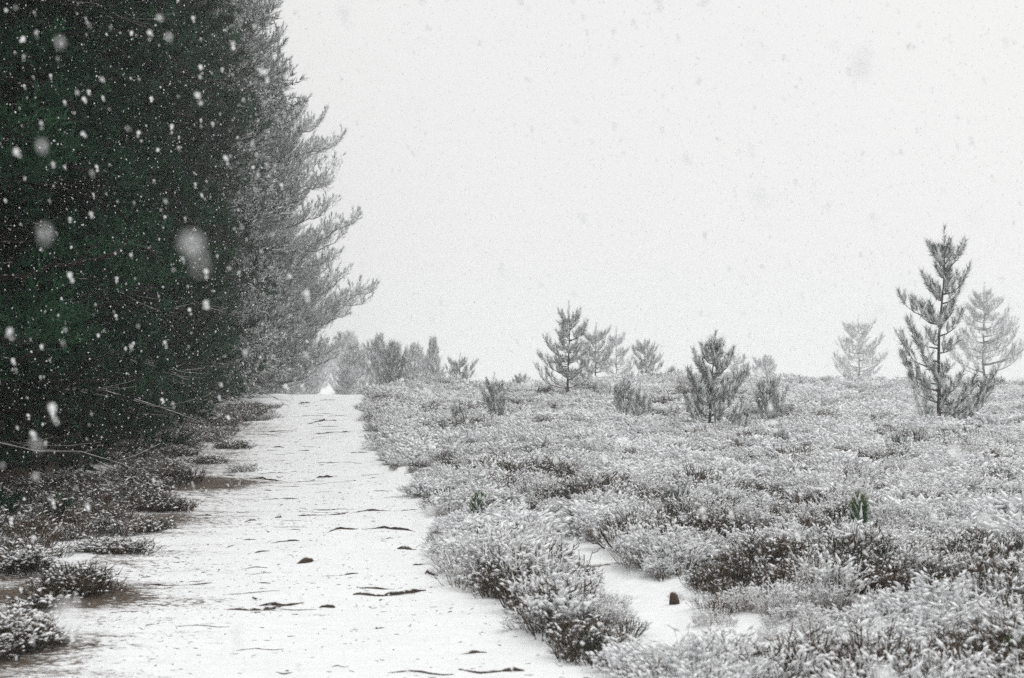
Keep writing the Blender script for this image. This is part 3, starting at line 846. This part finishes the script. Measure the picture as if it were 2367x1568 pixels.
protos_f = []
def forest_proto(i, Hh, R, n):
    b = np.zeros(3); t = np.array([RNG.normal(0, .2), RNG.normal(0, .2), Hh])
    br = auto_branches(b, t, .02, n, profile(R, .45), .22, lv=(.6, 1.2), rv=(-1.3, 1.9))
    return b, t, br
FS = [(14, 2.3, 150), (15, 2.5, 160), (13, 2.1, 140), (16, 2.6, 165), (15, 2.3, 160), (16, 2.4, 160)]
fp = []
for i, (Hh, R_, n_) in enumerate(FS):
    b, t, br = forest_proto(i, Hh, R_, n_)
    r = pine("forest_pine", "tall dark pine in the solid black-green wall of forest beside the path", "tall dark pines forming the forest wall", b, t, br, .30, T_FOREST, (M_NEEDLE_F if i < 4 else M_NEEDLE_M, M_BARKD),
             trunk_r=.14, twig=.85, dens=.85, candle=.35)
    # bare snow-lined lower limbs
    db = Buf()
    for k in range(5):
        z = RNG.uniform(.6, 9); a = RNG.uniform(-2.2, .6); L = R_ * RNG.uniform(.9, 1.25)
        p0 = np.array([0, 0, z]); d = np.array([math.cos(a), math.sin(a), 0])
        db = Buf()
        P = [p0 + d * L * f + np.array([0, 0, L * (.10 * f - .28 * f * f) + RNG.normal(0, .03)]) + np.append(RNG.normal(0, .045, 2) * f, 0) for f in np.linspace(0, 1, 8)]
        tube(db, P, np.linspace(.018, .004, 8), 4)
        for j in range(9):
            f = RNG.uniform(.35, 1); q0 = p0 + d * L * f + np.array([0, 0, L * (.10 * f - .28 * f * f)])
            aa = a + RNG.choice([-1, 1]) * RNG.uniform(.4, 1); l2 = L * RNG.uniform(.1, .28)
            q1 = q0 + np.array([math.cos(aa), math.sin(aa), RNG.uniform(-.35, .25)]) * l2
            tube(db, [q0, (q0 + q1) / 2 + [0, 0, -.03 * l2], q1], [.006, .005, .003], 3)
        link("dead_branch", db.mesh("dead_branch", M_DEAD, True), r)
    fp.append(r)

def copy_thing(src, loc, rz, s, label=None, group=None):
    r = src.copy(); sc.collection.objects.link(r)
    r.location = loc; r.rotation_euler = (0, 0, rz); r.scale = (s, s, s)
    if label: r["label"] = label
    if group: r["group"] = group
    for ch in src.children:
        c = ch.copy(); sc.collection.objects.link(c); c.parent = r
    return r

kids = {o.name: [c for c in bpy.data.objects if c.parent == o] for o in fp}
spots = []
for (u0, ystart, yend, st_) in [(-4.45, 14.2, 45, 1.9), (-7.0, 14.0, 50, 2.3), (-9.4, 19, 60, 2.8)]:
    y = ystart
    while y < yend:
        spots.append((u0 + RNG.uniform(-.35, .35), y + RNG.uniform(-.3, .3), u0)); y += st_ * RNG.uniform(.85, 1.15)
for y in (30, 34, 38, 42, 46, 50, 54): spots.append((-5.6 + .02 * y, y + .7, -5.6))
used = [False] * 6
for k, (u, y, u0) in enumerate(spots):
    x = float(xc(y)) + u
    if u0 > -5: x += 0.55 * float(sstep(22, 38, y))
    i = k % 4 if y < 35.5 else 4 + k % 2  # farther pines take the needles with haze painted in
    loc = (x, y, float(H(x, y)) - .1)
    if not used[i]:
        if i > 3: fp[i]['group'] = 'haze-grey painted pines at the receding end of the forest wall'; fp[i]['label'] = 'tall pine painted haze-grey at the receding end of the forest wall'
        fp[i].location = loc; fp[i].rotation_euler = (0, 0, RNG.uniform(-.6, .6)); used[i] = True
    else:
        copy_thing(fp[i], loc, RNG.uniform(-.9, .9), RNG.uniform(.92, 1.1), 'tall pine painted haze-grey at the receding end of the forest wall' if i > 3 else None, 'haze-grey painted pines at the receding end of the forest wall' if i > 3 else None)

# grey pines further along, the haze over them put into the needle colour
GG = "grey snow-veiled pines leaning over the far path"
def grey(label, bx, Y, Hh, R_, n_, tips, full=.35, shoot=.34, ms=(M_NEEDLE_G, M_BARK), tm=T_FAR):
    b = at(bx, 925, Y); b[2] = float(H(b[0], b[1]))
    t = b + np.array([0, 0, Hh])
    br = auto_branches(b, t, .02, n_, profile(R_, full), .25, lv=(.55, 1.15), rv=(-.6, 2.2))
    for (px, py) in tips:
        p = at(px, py, Y); lat = abs(p[0] - b[0]); p[1] += RNG.uniform(-.2, .1) * lat
        br.append((np.array([0, 0, max(b[2] + .3, p[2] - .30 * lat)]), p))
        q = p + np.array([-.25 * lat, RNG.uniform(-.5, .5), -.10 * lat]); br.append((np.array([0, 0, max(b[2] + .3, q[2] - .30 * lat)]), q))
    pine("forest_pine", label, GG, b, t, br, shoot, tm, ms, trunk_r=.14, snowy=.2, twig=1.0, dens=1, candle=.5)
grey("first greying pine where the dark forest wall ends", 545, 49, 17, 2.1, 230, [(640, 20), (622, 110), (640, 205), (690, 262), (680, 330), (690, 420), (700, 600), (705, 700), (700, 820)], .5, ms=(M_NEEDLE_M, M_BARKD))
grey("grey pine with the longest branches reaching out over the path", 584, 58, 15.0, 2.4, 280, [(645, 200), (738, 282), (786, 330), (770, 385), (752, 434), (757, 478), (822, 520), (790, 545), (768, 602), (778, 650), (860, 680), (835, 705), (790, 735), (788, 798), (775, 828), (760, 640), (740, 350)], .25)
grey("paler grey pine behind the one with the longest branches", 640, 72, 14, 2.0, 240, [(700, 265), (722, 300), (735, 380), (760, 610), (770, 660), (750, 760), (730, 850)], .25, .36)
grey("grey pine wedged between the black forest wall and the long-branched pine", 520, 55, 18, 2.6, 200, [(600, 20), (580, 300)], .5, ms=(M_NEEDLE_M, M_BARKD))
grey("short blue-grey pine at the forest foot, right beside the far path gap", 700, 100, 3.2, 1.2, 90, [(738, 880), (730, 860)], .3, .4)
grey("pale pine filling the foot of the forest behind the long-branched pine", 672, 85, 6.5, 1.4, 120, [(722, 830), (728, 870)], .3, .4)
for lab, px, Y, Hh in [("low bush closing in on the far path from the forest side", 708, 78, 1.9), ("low bush closing in on the far path from the open side", 803, 74, 2.0)]:
    grey(lab, px, Y, Hh, .62, 60, [], .3, .24, tm=T_MID)
# far pale trees behind the gap
for lab, bx, Y, Hh, R_ in [("faint distant pine left of the far path gap", 722, 170, 4.0, 1.6), ("faintest distant pine straight above the far path gap", 762, 262, 4.5, 3.5),
                           ("faint distant pine on the open side of the far path gap", 800, 180, 5.5, 2.2)]:
    grey(lab, bx, Y, Hh, R_, 70, [], .3, .7)

# ------------------------------------------------------------------ exposed roots on the path
def c7(x0, y0, x1, y1): return (369.8 + .2948 * x0, 906.1 + .2948 * y0, 369.8 + .2948 * x1, 906.1 + .2948 * y1)
ROOTS = [
    ("long wavy root crossing the snowy path on the foreground side, the thickest", (820, 1380, 985, 1367), .016),
    ("thin twin root lying just behind the thickest one", (825, 1364, 930, 1357), .009),
    ("dark hump of roots with a trailing end, left of the thickest root", (520, 1408, 650, 1391), .021),
    ("straggling root continuing behind the dark hump", (600, 1392, 705, 1386), .010),
    ("short arched root bump between the dark hump and the thickest root", (737, 1396, 775, 1395), .011),
    ("rusty brown ended root at the very foot of the path", (1060, 1556, 1212, 1554), .015),
    ("black thin root running to the foot of the path beside the rusty one", (895, 1563, 1050, 1560), .007),
    ("black arched root just up the path from the rusty one", (1062, 1500, 1125, 1502), .010),
    ("short stub with a brown knob in the middle of the path foot", (862, 1453, 888, 1451), .012),
    ("isolated dark curved root stub on clean snow in mid path", (691, 1304, 721, 1298), .017),
    ("dark rippled root on clean snow beyond the curved stub", c7(1260, 1455, 1560, 1430), .010),
    ("thin bowed root close to the forest side with litter round it", (330, 1352, 490, 1347), .008),
    ("dark flat root wedge near the heather edge", c7(2070, 1435, 2180, 1442), .013),
    ("rippled root mat near the heather edge, up the path", c7(1850, 1237, 2020, 1252), .013),
    ("small straight stick pointing at the heather edge", c7(2000, 1350, 2060, 1330), .006),
    ("slanting brown stick in mid path", c7(730, 1265, 860, 1245), .007),
    ("short dark stick left of the slanting brown one", c7(500, 1210, 590, 1200), .007),
    ("thin straight root with a frayed end in mid path", c7(840, 1178, 1090, 1170), .008),
    ("long root line reaching almost to the heather in mid path", c7(1480, 945, 2020, 922), .010),
    ("broken root line leading into the long one", c7(1090, 972, 1480, 945), .009),
    ("knotted short root run just behind the broken root line", c7(1250, 926, 1430, 905), .011),
    ("dark pointed root wedge in mid path by the litter", c7(890, 988, 962, 973), .022),
    ("beaded root line curving over the path towards the heather", c7(1590, 1076, 2015, 1090), .009),
    ("dark root leading into the beaded one", c7(1310, 1102, 1540, 1080), .010),
    ("short bowed root near the litter of the verge", c7(650, 1040, 760, 1029), .008),
    ("curved thin root in the dirty snow of the verge", c7(280, 952, 490, 976), .009),
    ("low root ridge in a wide stretch of clean snow", c7(790, 842, 1090, 825), .010),
    ("root line starting at the brown soil tail of the round dark clump", c7(690, 684, 950, 697), .014),
    ("root pair beyond the brown soil tail", c7(1080, 697, 1225, 690), .012),
    ("thin far root with a sharp end past the brown soil tail", c7(1230, 660, 1388, 655), .012),
    ("faint far root near the heather, level with the brown soil tail", c7(1450, 690, 1595, 679), .010),
    ("far short root in the upper part of the path", c7(1080, 464, 1168, 459), .014),
    ("very thin far root left of the far short one", c7(870, 441, 975, 440), .009),
    ("far twin root lines in the upper path", c7(1200, 323, 1500, 317), .013),
    ("far bent root near the verge in the upper path", c7(780, 309, 935, 303), .013),
    ("furthest root mat below the crest of the path", c7(1170, 246, 1400, 221), .018),
    ("last thin root right under the crest", c7(1080, 95, 1180, 92), .016),
]
RW = random.Random(4)
for lab, (x0, y0, x1, y1), r in ROOTS:
    a, b = G(x0, y0), G(x1, y1)
    L = np.linalg.norm(b - a); n = max(7, int(L / .045))
    t = np.linspace(0, 1, n)
    P = a[None] * (1 - t)[:, None] + b[None] * t[:, None]
    ph = RW.uniform(0, 6)
    dn = np.array([-(b - a)[1], (b - a)[0], 0]) / (L + 1e-6)
    P += dn[None] * (.05 * L * np.sin(t * 5 + ph) + .015 * np.sin(t * L * 22 + ph))[:, None]
    rr_ = .95 * r * (.25 + .9 * np.sin(np.clip(t, 0, 1) * np.pi) ** .6) * (1 + .35 * RNG.normal(0, 1, n).clip(-1.2, 1.2))
    P[:, 2] = H(P[:, 0], P[:, 1]) + rr_ * (.2 + .65 * np.sin(t * L * 13 + ph) + RNG.normal(0, .25, n))
    bf = Buf(); tube(bf, P - a, np.maximum(rr_, .002), 6)
    link("exposed_root", bf.mesh("root", M_ROOT, True), label=lab, cat="root", group="roots and sticks lying across the snowy path", loc=a)

# litter: needles, cone scales and bits lying on the snow, thicker toward the forest
lb = Buf()
LPp = []
while len(LPp) < 9000:
    y = 6 + 34 * random.random() ** 1.5
    u = float(uL(y)) - .3 + 3.6 * random.random() ** 2.2
    x = float(xc(y)) + u
    if float(fbm(x * 1.4, y * .9, 91)) + RNG.uniform(-.35, .35) < -0.05: continue
    LPp.append((x, y))
for _ in range(1300):
    y = 6 + 34 * random.random() ** 1.4
    x = float(xc(y)) + random.uniform(float(uL(y)), float(uR(y))); LPp.append((x, y))
LPp = np.array(LPp)
Z = H(LPp[:, 0], LPp[:, 1]) + .001
s = RNG.uniform(.0012, .0048, len(Z)) * (1 + (RNG.random(len(Z)) < .03) * 1.6)
# thin root edges and twigs lying across the path
for _ in range(95):
    y = 6.5 + 33 * random.random() ** 1.3
    x = float(xc(y)) + random.uniform(float(uL(y)) + .1, float(uR(y)) - .1)
    ln = random.uniform(.05, .30) * (1 + y / 40); a = random.gauss(0, .25)
    tt = np.linspace(0, 1, 6) - .5
    px_ = x + tt * ln * math.cos(a); py_ = y + tt * ln * math.sin(a) + .02 * np.sin(tt * 6 + a * 9)
    tube(lb, np.column_stack([px_, py_, H(px_, py_) + .001]), random.uniform(.002, .0045) * (1 + y / 35) * np.array([.3, .8, 1, 1, .7, .2]), 4)
lumps(lb, np.column_stack([LPp, Z]), np.stack([s * RNG.uniform(1.2, 7, len(s)), s, s * .6], axis=1))
link("pine_litter", lb.mesh("litter", M_ROOT), label="dark needles, twigs and crumbs of bark strewn over the snowy path", cat="litter", kind="stuff")

# ------------------------------------------------------------------ falling snow
def point_cloud(name, P, Rr, label):
    me = bpy.data.meshes.new(name)
    me.vertices.add(len(P)); me.vertices.foreach_set("co", np.asarray(P, np.float32).ravel())
    a = me.attributes.new("rad", 'FLOAT', 'POINT'); a.data.foreach_set("value", np.asarray(Rr, np.float32))
    me.materials.append(M_FLAKE)
    o = link(name, me, label=label, cat="falling snow", kind="stuff")
    ng = bpy.data.node_groups.new(name, "GeometryNodeTree")
    ng.interface.new_socket("Geometry", in_out='INPUT', socket_type='NodeSocketGeometry')
    ng.interface.new_socket("Geometry", in_out='OUTPUT', socket_type='NodeSocketGeometry')
    N, L = ng.nodes, ng.links
    gi, go = N.new("NodeGroupInput"), N.new("NodeGroupOutput")
    mp = N.new("GeometryNodeMeshToPoints"); sm = N.new("GeometryNodeSetMaterial"); sm.inputs["Material"].default_value = M_FLAKE
    na = N.new("GeometryNodeInputNamedAttribute"); na.data_type = 'FLOAT'; na.inputs["Name"].default_value = "rad"
    L.new(gi.outputs[0], mp.inputs["Mesh"]); L.new(na.outputs["Attribute"], mp.inputs["Radius"])
    L.new(mp.outputs[0], sm.inputs[0]); L.new(sm.outputs[0], go.inputs[0])
    md = o.modifiers.new("flakes", 'NODES'); md.node_group = ng

def flakes(n, y0, y1, rmin, rmax, sub):
    # uniform through a wedge a few metres wider than the view
    u = RNG.random(n * 3)
    y = y0 + (y1 - y0) * u ** (1 / 2.6)
    x = RNG.uniform(-1, 1, n * 3) * (.40 * y + 1.5); z = CAM_Z + .03 * y + RNG.uniform(-1, 1, n * 3) * (.28 * y + 1.0)
    ok = (z > Hbase(x, y) + .02) & (y > y0)
    C = np.column_stack([x, y, z])[ok][:n]
    r = rmin + (rmax - rmin) * RNG.random(len(C)) ** 3
    P = [C]; Rr = [r]
    for k in range(sub):
        P.append(C + (RNG.normal(0, 1, C.shape) * [.5, .5, .6] + np.array([.35, 0, -1.3]) * (k + 1) * RNG.uniform(.2, 1.0, (len(C), 1)) * (.95 if sub > 1 else 1)) * r[:, None]); Rr.append(r * RNG.uniform(.4, .8, len(C)))
    return np.concatenate(P), np.concatenate(Rr)
a0 = flakes(520, .35, 1.5, .0022, .0062, 3)
a1 = flakes(4200, .6, 6, .002, .0070, 3)
a2 = flakes(44000, 5, 16, .0011, .0050, 1)
a3 = flakes(90000, 14, 46, .002, .0060, 0)
point_cloud("falling_snow", np.concatenate([a0[0], a1[0], a2[0], a3[0]]), np.concatenate([a0[1], a1[1], a2[1], a3[1]]), "snowflakes falling everywhere between the camera and the trees")

# ------------------------------------------------------------------ snowy air
hx, hy0, hy1, hz0, hz1 = 800, -90, 760, -6.0, 24.0
V = [(-hx, hy0, hz0), (hx, hy0, hz0), (hx, hy1, hz0), (-hx, hy1, hz0), (-hx, hy0, hz1), (hx, hy0, hz1), (hx, hy1, hz1), (-hx, hy1, hz1)]
F = [(0, 3, 2, 1), (4, 5, 6, 7), (0, 1, 5, 4), (1, 2, 6, 5), (2, 3, 7, 6), (3, 0, 4, 7)]
hm = bpy.data.materials.new("haze"); hm.use_nodes = True
hn = hm.node_tree.nodes; hn.clear()
ho = hn.new("ShaderNodeOutputMaterial"); pv = hn.new("ShaderNodeVolumePrincipled")
pv.inputs["Color"].default_value = (0.97, 0.98, 0.985, 1)
pv.inputs["Density"].default_value = 0.0035
pv.inputs["Anisotropy"].default_value = 0.85
hm.node_tree.links.new(pv.outputs[0], ho.inputs["Volume"])
link("haze", mesh("haze", V, F, hm), kind="stuff", label="pale snowy air thickening with distance", cat="haze")
